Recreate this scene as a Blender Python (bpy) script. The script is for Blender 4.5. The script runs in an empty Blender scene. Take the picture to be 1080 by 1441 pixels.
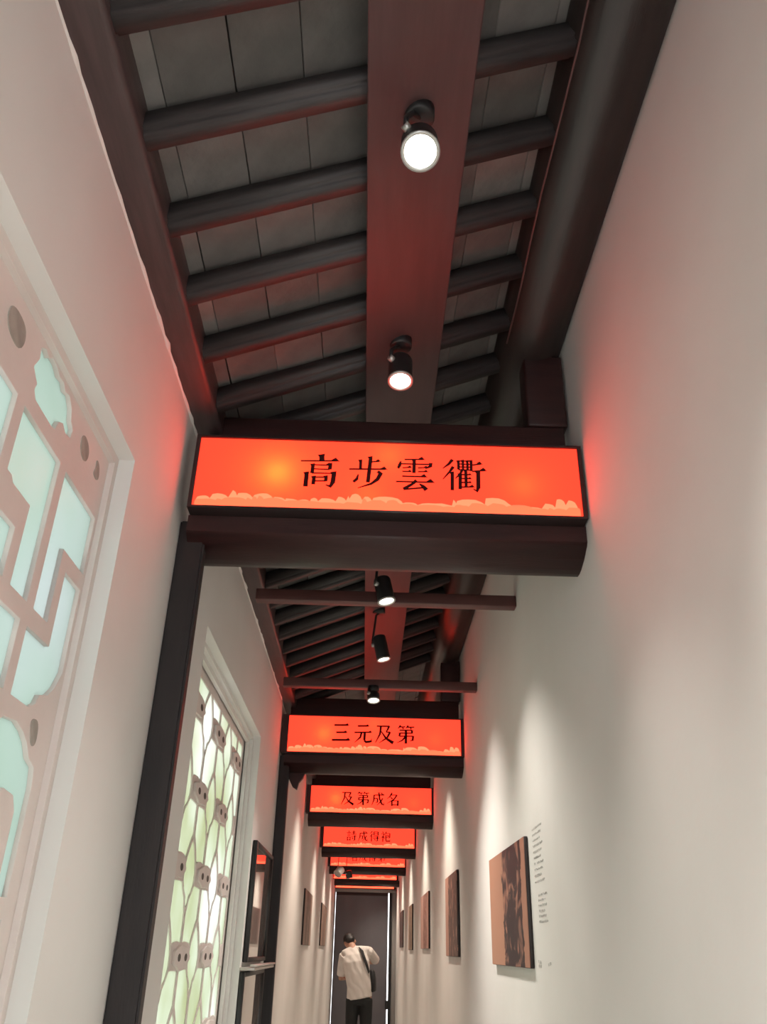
import bpy, bmesh, math, random
from mathutils import Vector, Matrix
random.seed(7)
scene = bpy.context.scene
COL = scene.collection

# ------------------------------------------------------------------ camera
FPX = 1157.4577
H_CAM = 1.45
cam_d = bpy.data.cameras.new('camera')
cam_d.sensor_fit = 'HORIZONTAL'; cam_d.sensor_width = 36.0
cam_d.lens = FPX / 1080.0 * 36.0
cam_d.clip_start = 0.02
cam = bpy.data.objects.new('camera', cam_d)
COL.objects.link(cam)
def _ray(u, v): return Vector((u - 540.0, -(v - 720.5), -FPX)).normalized()
_Y = _ray(511, 1337); _Z = _ray(595, -1450)
_Z = (_Z - _Y * _Z.dot(_Y)).normalized(); _X = _Y.cross(_Z)
R3 = Matrix((_X, _Y, _Z))
cam.matrix_world = Matrix.Translation((0, 0, H_CAM)) @ R3.to_4x4()
scene.camera = cam

# ------------------------------------------------------------------ daylight, exposure
w = bpy.data.worlds.new('overcast_sky'); scene.world = w
w.use_nodes = True
bg = w.node_tree.nodes['Background']
bg.inputs[0].default_value = (0.96, 0.985, 1.0, 1); bg.inputs[1].default_value = 3.4
vs = scene.view_settings
vs.view_transform = 'Standard'; vs.look = 'None'; vs.gamma = 1.0; vs.use_curve_mapping = False
vs.exposure = 0.30
SIGN_GLOW = 1.0          # strength of the backlit sign faces
SPOT_W = 120.0            # watts of one ceiling spot

# ------------------------------------------------------------------ materials
def mat(name, col, rough=0.7, col2=None, scale=6.0, bump=0.0, bscale=40.0, stretch=(1, 1, 1), spec=0.5, rnd=0.0, metal=0.0, coat=0.0):
    m = bpy.data.materials.new(name); m.use_nodes = True
    nt = m.node_tree; b = nt.nodes['Principled BSDF']
    b.inputs['Base Color'].default_value = (*col, 1); b.inputs['Roughness'].default_value = rough
    b.inputs['Specular IOR Level'].default_value = spec; b.inputs['Metallic'].default_value = metal
    b.inputs['Coat Weight'].default_value = coat
    tc = nt.nodes.new('ShaderNodeTexCoord'); mp = nt.nodes.new('ShaderNodeMapping')
    mp.inputs['Scale'].default_value = stretch
    nt.links.new(tc.outputs['Object'], mp.inputs['Vector'])
    last = None
    if col2 is not None:
        n = nt.nodes.new('ShaderNodeTexNoise'); n.inputs['Scale'].default_value = scale; n.inputs['Detail'].default_value = 5
        nt.links.new(mp.outputs[0], n.inputs['Vector'])
        r = nt.nodes.new('ShaderNodeValToRGB')
        r.color_ramp.elements[0].color = (*col, 1); r.color_ramp.elements[1].color = (*col2, 1)
        r.color_ramp.elements[0].position = 0.35; r.color_ramp.elements[1].position = 0.68
        nt.links.new(n.outputs['Fac'], r.inputs['Fac']); last = r.outputs['Color']
    if rnd > 0:
        oi = nt.nodes.new('ShaderNodeObjectInfo')
        mr = nt.nodes.new('ShaderNodeMapRange'); mr.inputs['To Min'].default_value = 1 - rnd; mr.inputs['To Max'].default_value = 1 + rnd
        nt.links.new(oi.outputs['Random'], mr.inputs['Value'])
        mx = nt.nodes.new('ShaderNodeMix'); mx.data_type = 'RGBA'; mx.blend_type = 'MULTIPLY'; mx.inputs['Factor'].default_value = 1
        if last: nt.links.new(last, mx.inputs['A'])
        else: mx.inputs['A'].default_value = (*col, 1)
        nt.links.new(mr.outputs[0], mx.inputs['B']); last = mx.outputs['Result']
    if last: nt.links.new(last, b.inputs['Base Color'])
    if bump > 0:
        n2 = nt.nodes.new('ShaderNodeTexNoise'); n2.inputs['Scale'].default_value = bscale; n2.inputs['Detail'].default_value = 6
        nt.links.new(mp.outputs[0], n2.inputs['Vector'])
        bp = nt.nodes.new('ShaderNodeBump'); bp.inputs['Strength'].default_value = bump; bp.inputs['Distance'].default_value = 0.01
        nt.links.new(n2.outputs['Fac'], bp.inputs['Height']); nt.links.new(bp.outputs[0], b.inputs['Normal'])
    return m

def emis(name, col, strength):
    m = bpy.data.materials.new(name); m.use_nodes = True
    nt = m.node_tree; nt.nodes.clear()
    o = nt.nodes.new('ShaderNodeOutputMaterial'); e = nt.nodes.new('ShaderNodeEmission')
    e.inputs[0].default_value = (*col, 1); e.inputs[1].default_value = strength
    nt.links.new(e.outputs[0], o.inputs[0]); return m

def backlit(name, emit, strength, trans):
    """acrylic light-box face: even glow plus diffuse transmission of the lamps behind it"""
    m = bpy.data.materials.new(name); m.use_nodes = True
    nt = m.node_tree; nt.nodes.clear()
    o = nt.nodes.new('ShaderNodeOutputMaterial'); e = nt.nodes.new('ShaderNodeEmission')
    e.inputs[0].default_value = (*emit, 1); e.inputs[1].default_value = strength
    t = nt.nodes.new('ShaderNodeBsdfTranslucent'); t.inputs[0].default_value = (*trans, 1)
    a = nt.nodes.new('ShaderNodeAddShader')
    nt.links.new(e.outputs[0], a.inputs[0]); nt.links.new(t.outputs[0], a.inputs[1]); nt.links.new(a.outputs[0], o.inputs[0])
    return m

def frosted(name, c1, c2, c3):
    m = bpy.data.materials.new(name); m.use_nodes = True
    nt = m.node_tree; nt.nodes.clear()
    o = nt.nodes.new('ShaderNodeOutputMaterial')
    t = nt.nodes.new('ShaderNodeBsdfTranslucent'); g = nt.nodes.new('ShaderNodeBsdfGlossy'); g.inputs['Roughness'].default_value = 0.35
    tc = nt.nodes.new('ShaderNodeTexCoord'); n = nt.nodes.new('ShaderNodeTexNoise')
    n.inputs['Scale'].default_value = 1.9; n.inputs['Detail'].default_value = 3
    gm = nt.nodes.new('ShaderNodeNewGeometry')
    nt.links.new(gm.outputs['Position'], n.inputs['Vector'])
    r = nt.nodes.new('ShaderNodeValToRGB'); r.color_ramp.elements[0].color = (*c1, 1); r.color_ramp.elements[1].color = (*c3, 1)
    r.color_ramp.elements[0].position = 0.33; r.color_ramp.elements[1].position = 0.66
    k = r.color_ramp.elements.new(0.48); k.color = (*c2, 1)
    nt.links.new(n.outputs['Fac'], r.inputs[0]); nt.links.new(r.outputs[0], t.inputs[0])
    mx = nt.nodes.new('ShaderNodeMixShader'); mx.inputs[0].default_value = 0.04
    nt.links.new(t.outputs[0], mx.inputs[1]); nt.links.new(g.outputs[0], mx.inputs[2]); nt.links.new(mx.outputs[0], o.inputs[0])
    return m

M = {}
M['plaster'] = mat('white_plaster', (0.735, 0.725, 0.70), 0.85, (0.79, 0.78, 0.76), 1.6, 0.12, 14)
M['floor'] = mat('grey_brick_paving', (0.55, 0.54, 0.52), 0.6, (0.62, 0.61, 0.59), 4, 0.1, 30)
M['timber'] = mat('dark_maroon_timber', (0.030, 0.013, 0.013), 0.42, (0.045, 0.018, 0.017), 5, 0.08, 30, (1, 8, 8), spec=0.35)
M['post'] = mat('black_timber', (0.018, 0.015, 0.016), 0.5, (0.028, 0.022, 0.022), 5, 0.08, 30, (6, 6, 1), spec=0.35)
M['rafter'] = mat('dark_rafter_timber', (0.032, 0.027, 0.028), 0.55, (0.05, 0.042, 0.042), 7, 0.15, 40, (1, 9, 9), rnd=0.15)
M['purlin'] = mat('purlin_timber', (0.055, 0.036, 0.036), 0.38, (0.08, 0.052, 0.052), 5, 0.10, 30, (9, 1, 9))
M['log'] = mat('polished_log', (0.018, 0.012, 0.011), 0.28, (0.03, 0.019, 0.017), 4, 0.06, 30, (9, 1, 9))
M['tile'] = mat('roof_tile', (0.125, 0.120, 0.116), 0.85, (0.175, 0.165, 0.160), 9, 0.2, 50, rnd=0.30)
M['deck'] = mat('roof_deck', (0.03, 0.028, 0.027), 0.9)
M['board'] = mat('maroon_board', (0.085, 0.044, 0.045), 0.42, (0.105, 0.054, 0.054), 4, 0.04, 20, (8, 1, 1))
M['bar'] = mat('maroon_bar', (0.09, 0.035, 0.033), 0.45, (0.12, 0.045, 0.042), 4, 0.05, 20, (1, 8, 8))
M['lattice'] = mat('pale_cast_lattice', (0.70, 0.64, 0.61), 0.8, (0.76, 0.69, 0.66), 6, 0.12, 40)
M['hole_shade'] = mat('hollow_shade_patch', (0.30, 0.28, 0.25), 0.9, (0.42, 0.39, 0.35), 20)  # shade of the shallow carving put into a darker patch colour
M['hole_shade2'] = mat('dark_rosette_shade', (0.10, 0.085, 0.075), 0.9)  # darkness of the rosette holes painted as a flat colour
M['glass1'] = frosted('frosted_glass_mint', (0.355, 0.415, 0.370), (0.385, 0.435, 0.405), (0.42, 0.45, 0.44))
M['glass2'] = frosted('frosted_glass_leafy', (0.39, 0.41, 0.30), (0.46, 0.485, 0.41), (0.56, 0.57, 0.545))
M['black'] = mat('black_metal', (0.015, 0.015, 0.016), 0.4)
M['rim'] = mat('lamp_rim', (0.5, 0.5, 0.48), 0.3, metal=0.6)
M['grey'] = mat('grey_lamp_shell', (0.45, 0.40, 0.38), 0.5)
M['lens'] = emis('lit_lens', (1.0, 0.93, 0.80), 14)
M['lens_dim'] = mat('unlit_grey_lens', (0.42, 0.38, 0.36), 0.4)
M['sign'] = backlit('red_sign_face', (1.0, 0.056, 0.031), SIGN_GLOW, (0.9, 0.26, 0.10))
M['cloud'] = backlit('peach_cloud_print', (1.0, 0.23, 0.125), SIGN_GLOW, (0.9, 0.34, 0.16))
M['cloud2'] = backlit('deep_peach_cloud_print', (1.0, 0.15, 0.08), SIGN_GLOW, (0.9, 0.30, 0.13))
M['ink'] = mat('dark_red_ink', (0.045, 0.006, 0.006), 0.8, spec=0.15)
M['boxin'] = mat('sign_box_lining', (0.8, 0.8, 0.78), 0.8)
M['frame'] = mat('sign_frame', (0.02, 0.012, 0.012), 0.45)
M['dglass'] = mat('display_glass', (0.30, 0.24, 0.21), 0.03, (0.42, 0.34, 0.29), 2.2, spec=0.9, coat=1.0)
M['ledge'] = mat('brushed_ledge', (0.5, 0.46, 0.43), 0.35, metal=0.4)
M['door'] = mat('dark_grey_door', (0.15, 0.145, 0.165), 0.6, (0.18, 0.172, 0.19), 2)
M['doorframe'] = mat('pale_door_frame', (0.35, 0.33, 0.32), 0.5)
M['capt'] = mat('grey_lettering', (0.60, 0.58, 0.56), 0.8)
M['skin'] = mat('skin', (0.52, 0.29, 0.21), 0.55)
M['hair'] = mat('black_hair', (0.012, 0.010, 0.010), 0.5, bump=0.4, bscale=120)
M['trouser'] = mat('black_trousers', (0.012, 0.013, 0.014), 0.8, bump=0.2, bscale=25)
M['bag'] = mat('black_nylon_bag', (0.012, 0.012, 0.014), 0.6, bump=0.1)
M['shoe'] = mat('dark_shoe', (0.03, 0.03, 0.03), 0.6)
M['cable'] = mat('cable', (0.09, 0.05, 0.05), 0.4)
def shirt_mat():
    m = mat('white_tshirt', (0.72, 0.66, 0.62), 0.85)
    nt = m.node_tree; b = nt.nodes['Principled BSDF']
    tc = nt.nodes['Texture Coordinate']; wv = nt.nodes.new('ShaderNodeTexWave')
    mp = nt.nodes.new('ShaderNodeMapping'); mp.inputs['Rotation'].default_value = (0, 0.7, 0)
    wv.inputs['Scale'].default_value = 3.5; wv.inputs['Distortion'].default_value = 5; wv.inputs['Detail Scale'].default_value = 1.2
    nt.links.new(tc.outputs['Object'], mp.inputs[0]); nt.links.new(mp.outputs[0], wv.inputs[0])
    bp = nt.nodes.new('ShaderNodeBump'); bp.inputs['Strength'].default_value = 0.25; bp.inputs['Distance'].default_value = 0.03
    nt.links.new(wv.outputs['Fac'], bp.inputs['Height']); nt.links.new(bp.outputs[0], b.inputs['Normal'])
    return m
M['shirt'] = shirt_mat()
def picture_mat(name, ground, ground2, ink, cy, half, gapz, seed):
    """photograph mounted on a panel: warm ground with a dark upright figure in a band of its width"""
    m = bpy.data.materials.new(name); m.use_nodes = True
    nt = m.node_tree; b = nt.nodes['Principled BSDF']; b.inputs['Roughness'].default_value = 0.55
    tc = nt.nodes.new('ShaderNodeTexCoord'); sx = nt.nodes.new('ShaderNodeSeparateXYZ')
    nt.links.new(tc.outputs['Object'], sx.inputs[0])
    n = nt.nodes.new('ShaderNodeTexNoise'); n.inputs['Scale'].default_value = 4.5; n.inputs['Detail'].default_value = 8; n.inputs['Distortion'].default_value = 1.6
    mp = nt.nodes.new('ShaderNodeMapping'); mp.inputs['Location'].default_value = (seed, seed * 2, 0); mp.inputs['Scale'].default_value = (1, 1.6, 1.8)
    nt.links.new(tc.outputs['Object'], mp.inputs[0]); nt.links.new(mp.outputs[0], n.inputs['Vector'])
    def math_(op, a, bb):
        q = nt.nodes.new('ShaderNodeMath'); q.operation = op
        for i, v in enumerate((a, bb)):
            if isinstance(v, (int, float)): q.inputs[i].default_value = v
            else: nt.links.new(v, q.inputs[i])
        return q.outputs[0]
    d = math_('ABSOLUTE', math_('SUBTRACT', sx.outputs['Y'], cy), 0)
    d = math_('ADD', d, math_('MULTIPLY', math_('SUBTRACT', n.outputs['Fac'], 0.5), 0.12))
    inside = math_('LESS_THAN', d, half)
    r = nt.nodes.new('ShaderNodeValToRGB')
    r.color_ramp.elements[0].position = 0.52; r.color_ramp.elements[0].color = (*ink, 1)
    r.color_ramp.elements[1].position = 0.68; r.color_ramp.elements[1].color = (*ground, 1)
    nt.links.new(n.outputs['Fac'], r.inputs[0])
    g = nt.nodes.new('ShaderNodeMix'); g.data_type = 'RGBA'
    g.inputs['A'].default_value = (*ground, 1); g.inputs['B'].default_value = (*ground2, 1)
    nt.links.new(math_('MULTIPLY', math_('ADD', sx.outputs['Y'], 0.5), 1.0), g.inputs['Factor'])
    mx = nt.nodes.new('ShaderNodeMix'); mx.data_type = 'RGBA'
    nt.links.new(inside, mx.inputs['Factor']); nt.links.new(g.outputs['Result'], mx.inputs['A']); nt.links.new(r.outputs[0], mx.inputs['B'])
    nt.links.new(mx.outputs['Result'], b.inputs['Base Color'])
    return m

# ------------------------------------------------------------------ mesh helpers
def link(name, me, m, parent=None, loc=None):
    o = bpy.data.objects.new(name, me); COL.objects.link(o)
    if m is not None and me is not None and not me.materials: me.materials.append(m)
    if parent is not None: o.parent = parent
    if loc is not None: o.location = loc
    return o
def empty(name, loc=(0, 0, 0)):
    o = bpy.data.objects.new(name, None); COL.objects.link(o); o.location = loc; o.empty_display_size = 0.05
    return o
def tag(o, label=None, cat=None, group=None, kind=None):
    if label: o['label'] = label
    if cat: o['category'] = cat
    if group: o['group'] = group
    if kind: o['kind'] = kind
    return o
def bm_mesh(bm, name, smooth=False):
    me = bpy.data.meshes.new(name); bmesh.ops.recalc_face_normals(bm, faces=bm.faces[:]); bm.to_mesh(me); bm.free()
    if smooth:
        for p in me.polygons: p.use_smooth = True
    return me
def add_box(bm, x0, x1, y0, y1, z0, z1):
    vs_ = [bm.verts.new(c) for c in ((x0, y0, z0), (x1, y0, z0), (x1, y1, z0), (x0, y1, z0), (x0, y0, z1), (x1, y0, z1), (x1, y1, z1), (x0, y1, z1))]
    for f in ((0, 3, 2, 1), (4, 5, 6, 7), (0, 1, 5, 4), (1, 2, 6, 5), (2, 3, 7, 6), (3, 0, 4, 7)): bm.faces.new([vs_[i] for i in f])
    return vs_
def box(name, x0, x1, y0, y1, z0, z1, m, parent=None, bevel=0.0, seg=2, base=None):
    """box mesh; base = origin (defaults to bottom centre); parent assumed at world origin unless rel given"""
    if base is None: base = ((x0 + x1) / 2, (y0 + y1) / 2, z0)
    bm = bmesh.new(); add_box(bm, x0 - base[0], x1 - base[0], y0 - base[1], y1 - base[1], z0 - base[2], z1 - base[2])
    if bevel > 0: bmesh.ops.bevel(bm, geom=bm.edges[:], offset=bevel, segments=seg, profile=0.6, affect='EDGES')
    me = bm_mesh(bm, name, bevel > 0)
    o = link(name, me, m)
    put(o, base, parent); return o
def put(o, world, parent):
    if parent is None: o.location = world
    else:
        o.parent = parent
        o.location = Vector(world) - world_loc(parent)
def world_loc(o):
    v = Vector(o.location); p = o.parent
    while p is not None: v += Vector(p.location); p = p.parent
    return v
def ring_pts(c, axis, r, n, up=None):
    axis = Vector(axis).normalized()
    a = axis.orthogonal().normalized() if up is None else (Vector(up) - axis * Vector(up).dot(axis)).normalized()
    b = axis.cross(a)
    return [Vector(c) + a * (r * math.cos(2 * math.pi * i / n)) + b * (r * math.sin(2 * math.pi * i / n)) for i in range(n)]
def lathe(bm, stations, axis, n=24, cap=True):
    """stations: (point, radius) along an axis"""
    rings = []
    for p, r in stations: rings.append([bm.verts.new(q) for q in ring_pts(p, axis, r, n)])
    for a, b in zip(rings[:-1], rings[1:]):
        for i in range(n): bm.faces.new((a[i], a[(i + 1) % n], b[(i + 1) % n], b[i]))
    if cap:
        bm.faces.new(rings[0][::-1]); bm.faces.new(rings[-1])
def tube(bm, pts, r, n=8):
    pts = [Vector(p) for p in pts]; rings = []
    up = None
    for i, p in enumerate(pts):
        d = (pts[min(i + 1, len(pts) - 1)] - pts[max(i - 1, 0)]).normalized()
        if up is None: up = d.orthogonal()
        rr = r[i] if isinstance(r, (list, tuple)) else r
        rings.append([bm.verts.new(q) for q in ring_pts(p, d, rr, n, up)])
        up = rings[-1][0].co - p
    for a, b in zip(rings[:-1], rings[1:]):
        for i in range(n): bm.faces.new((a[i], a[(i + 1) % n], b[(i + 1) % n], b[i]))
    bm.faces.new(rings[0][::-1]); bm.faces.new(rings[-1])
def flat_shape(name, loops, depth, bevel=0.0):
    """2-D outline with holes -> solid mesh in the local XY plane, thickness 2*depth about z=0"""
    cu = bpy.data.curves.new(name, 'CURVE'); cu.dimensions = '2D'; cu.fill_mode = 'BOTH'; cu.extrude = depth
    cu.bevel_depth = bevel; cu.bevel_resolution = 1
    for lp in loops:
        s = cu.splines.new('POLY'); s.points.add(len(lp) - 1)
        for p, (a, b) in zip(s.points, lp): p.co = (a, b, 0, 1)
        s.use_cyclic_u = True
    tmp = bpy.data.objects.new(name, cu); COL.objects.link(tmp)
    dg = bpy.context.evaluated_depsgraph_get(); dg.update()
    me = bpy.data.meshes.new_from_object(tmp.evaluated_get(dg))
    bpy.data.objects.remove(tmp); bpy.data.curves.remove(cu)
    me.name = name
    return me
def to_yz(me):   # local (a, b, d) -> (d, a, b): a runs along the corridor, b is height, d points into the room
    me.transform(Matrix(((0, 0, 1, 0), (1, 0, 0, 0), (0, 1, 0, 0), (0, 0, 0, 1)))); return me
def to_xz(me):   # local (a, b, d) -> (a, -d, b)
    me.transform(Matrix(((1, 0, 0, 0), (0, 0, -1, 0), (0, 1, 0, 0), (0, 0, 0, 1)))); return me

# ------------------------------------------------------------------ main dimensions
XL, XR = -0.58, 0.62           # wall faces
YB, YE = -3.2, 17.6            # corridor ends
SIGN_Y = [2.10, 5.43, 8.05, 10.93, 13.55, 16.10, 17.47]
def roof_z(x): return 2.90 + 0.40 * (x + 0.50)     # underside of the rafters
SL = math.atan(0.40)

# ------------------------------------------------------------------ floor, walls
fl = box('floor', XL - 0.4, XR + 0.3, YB, YE + 0.4, -0.1, 0.0, M['floor']); tag(fl, 'grey stone floor of the narrow corridor', 'floor', kind='structure')
wr = box('wall_right', XR, XR + 0.25, YB, YE + 0.3, 0.0, 3.62, M['plaster']); tag(wr, 'long white plastered wall on the right hung with pictures', 'wall', kind='structure')
WIN1 = (0.15, 1.69, 0.95, 2.47); WIN2 = (2.75, 4.46, 0.95, 2.445)
bm = bmesh.new(); T = 0.16
ys = [YB, WIN1[0], WIN1[1], WIN2[0], WIN2[1], YE + 0.3]
for a, b in ((0, 1), (2, 3), (4, 5)): add_box(bm, XL - T, XL, ys[a], ys[b], 0, 2.99)
for wn in (WIN1, WIN2):
    add_box(bm, XL - T, XL, wn[0], wn[1], 0, wn[2]); add_box(bm, XL - T, XL, wn[0], wn[1], wn[3], 2.99)
wl = link('wall_left', bm_mesh(bm, 'wall_left'), M['plaster']); tag(wl, 'white plastered wall on the left with latticed windows', 'wall', kind='structure')
# ragged plaster line where the walls meet the timber above
def ragged(name, x, z, side, y0, y1, parent):
    bm = bmesh.new(); n = int((y1 - y0) / 0.035); prev = None
    for i in range(n + 1):
        y = y0 + (y1 - y0) * i / n; k = 0.004 + 0.007 * random.random() ** 3
        q = [bm.verts.new((x - side * 0.004, y, z - k * 1.2)), bm.verts.new((x + side * k, y, z - k * 0.4)), bm.verts.new((x + side * k * 0.7, y, z + 0.012)), bm.verts.new((x - side * 0.004, y, z + 0.012))]
        if prev:
            for j in range(4): bm.faces.new((prev[j], prev[(j + 1) % 4], q[(j + 1) % 4], q[j]))
        prev = q
    o = link(name, bm_mesh(bm, name, True), M['plaster']); o.parent = parent
    put(o, (0, 0, 0), parent); return o
ragged('plaster_edge', XL, 2.885, 1, 0.0, 5.35, wl)
ragged('plaster_edge', XR, 3.33, -1, 0.0, 5.35, wr)
we = box('wall_end', XL - T, XR + 0.25, YE + 0.02, YE + 0.14, 2.50, 3.62, M['plaster']); tag(we, 'wall above the dark door at the far end of the corridor', 'wall', kind='structure')

# ------------------------------------------------------------------ roof
bm = bmesh.new()
x0, x1 = XL - T, XR + 0.25
zt = 0.135
q = [bm.verts.new((x, y, roof_z(x) + z)) for z in (zt, zt + 0.06) for (x, y) in ((x0, YB), (x1, YB), (x1, YE + 0.3), (x0, YE + 0.3))]
for f in ((0, 3, 2, 1), (4, 5, 6, 7), (0, 1, 5, 4), (1, 2, 6, 5), (2, 3, 7, 6), (3, 0, 4, 7)): bm.faces.new([q[i] for i in f])
ce = link('ceiling', bm_mesh(bm, 'ceiling'), M['deck']); tag(ce, 'sloping tiled roof on dark rafters above the corridor', 'ceiling', kind='structure')
RH, RW, PITCH = 0.065, 0.062, 0.236
L = (XR - XL + 0.02) / math.cos(SL)
bm = bmesh.new(); add_box(bm, -L / 2 + 0.075, L / 2 - 0.12, -RW / 2, RW / 2, 0, RH)
bmesh.ops.bevel(bm, geom=[e for e in bm.edges if abs(e.verts[0].co.x - e.verts[1].co.x) > 0.1], offset=0.012, segments=3, affect='EDGES')
raf_me = bm_mesh(bm, 'rafter', True); raf_me.materials.append(M['rafter'])
tw = 0.150
bm = bmesh.new(); add_box(bm, -tw / 2 + 0.0008, tw / 2 - 0.0008, -PITCH / 2 + 0.001, PITCH / 2 - 0.001, 0, 0.02)
bmesh.ops.bevel(bm, geom=bm.edges[:], offset=0.0015, segments=1, affect='EDGES')
tile_me = bm_mesh(bm, 'roof_tile'); tile_me.materials.append(M['tile'])
xc = (XL + XR) / 2
rest = bmesh.new()
for k in range(-4, 35):
    yc = 0.935 + PITCH * k - RW / 2
    if yc < 5.7:
        o = link('rafter', raf_me, None, ce, (xc, yc + random.uniform(-.006, .006), roof_z(xc))); o.rotation_euler = (random.uniform(-.02, .02), -SL, 0)
    for j in range(9):
        x = XL - 0.02 + (j + 0.5) * tw * math.cos(SL)
        dz = random.uniform(-0.004, 0.004)
        y = yc + PITCH / 2; z = roof_z(x) + (RH + 0.004) / math.cos(SL) + dz
        if -1 <= k < 21:
            o = link('roof_tile', tile_me, None, ce, (x, y, z)); o.rotation_euler = (random.uniform(-.012, .012), -SL + random.uniform(-.012, .012), random.uniform(-.012, .012))
        else:
            q = add_box(rest, -tw / 2 + .0025, tw / 2 - .0025, -PITCH / 2, PITCH / 2, 0, 0.02)
            mtx = Matrix.Translation((x, y, z)) @ Matrix.Rotation(-SL, 4, 'Y')
            for v in q: v.co = mtx @ v.co
o = link('far_roof_tiles', bm_mesh(rest, 'far_roof_tiles'), M['tile'], ce); o['kind'] = 'stuff'
box('purlin', XL - 0.05, -0.497, YB, YE, 2.885, 2.985, M['purlin'], ce, 0.012)
bm = bmesh.new(); lathe(bm, [((0, YB, 0), 0.115), ((0, YE, 0), 0.115)], (0, 1, 0), 40)
o = link('round_purlin', bm_mesh(bm, 'round_purlin', True), M['log'], ce); o.location = (0.515, 0, 3.335)
bm = bmesh.new(); tube(bm, [(0.41 + 0.003 * math.sin(i * 1.7), -0.5 + 0.2 * i, 3.208 + 0.002 * math.sin(i * 2.3)) for i in range(14)], 0.0026, 6)
cb = link('cable', bm_mesh(bm, 'cable', True), M['cable']); tag(cb, 'thin dark cable running along the round purlin by the right wall', 'cable')

# long board that carries the spots
zb = lambda x: roof_z(x) - 0.030
bm = bmesh.new(); BX0, BX1 = -0.045, 0.190
q = [bm.verts.new((x, y, zb(x) + z)) for z in (0, 0.028) for (x, y) in ((BX0, YB + .1), (BX1, YB + .1), (BX1, YE - .1), (BX0, YE - .1))]
for f in ((0, 3, 2, 1), (4, 5, 6, 7), (0, 1, 5, 4), (1, 2, 6, 5), (2, 3, 7, 6), (3, 0, 4, 7)): bm.faces.new([q[i] for i in f])
bmesh.ops.bevel(bm, geom=bm.edges[:], offset=0.003, segments=1, affect='EDGES')
bd = link('ceiling_board', bm_mesh(bm, 'ceiling_board'), M['board']); tag(bd, 'long flat maroon board under the rafters carrying the spotlights', 'board')

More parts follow.
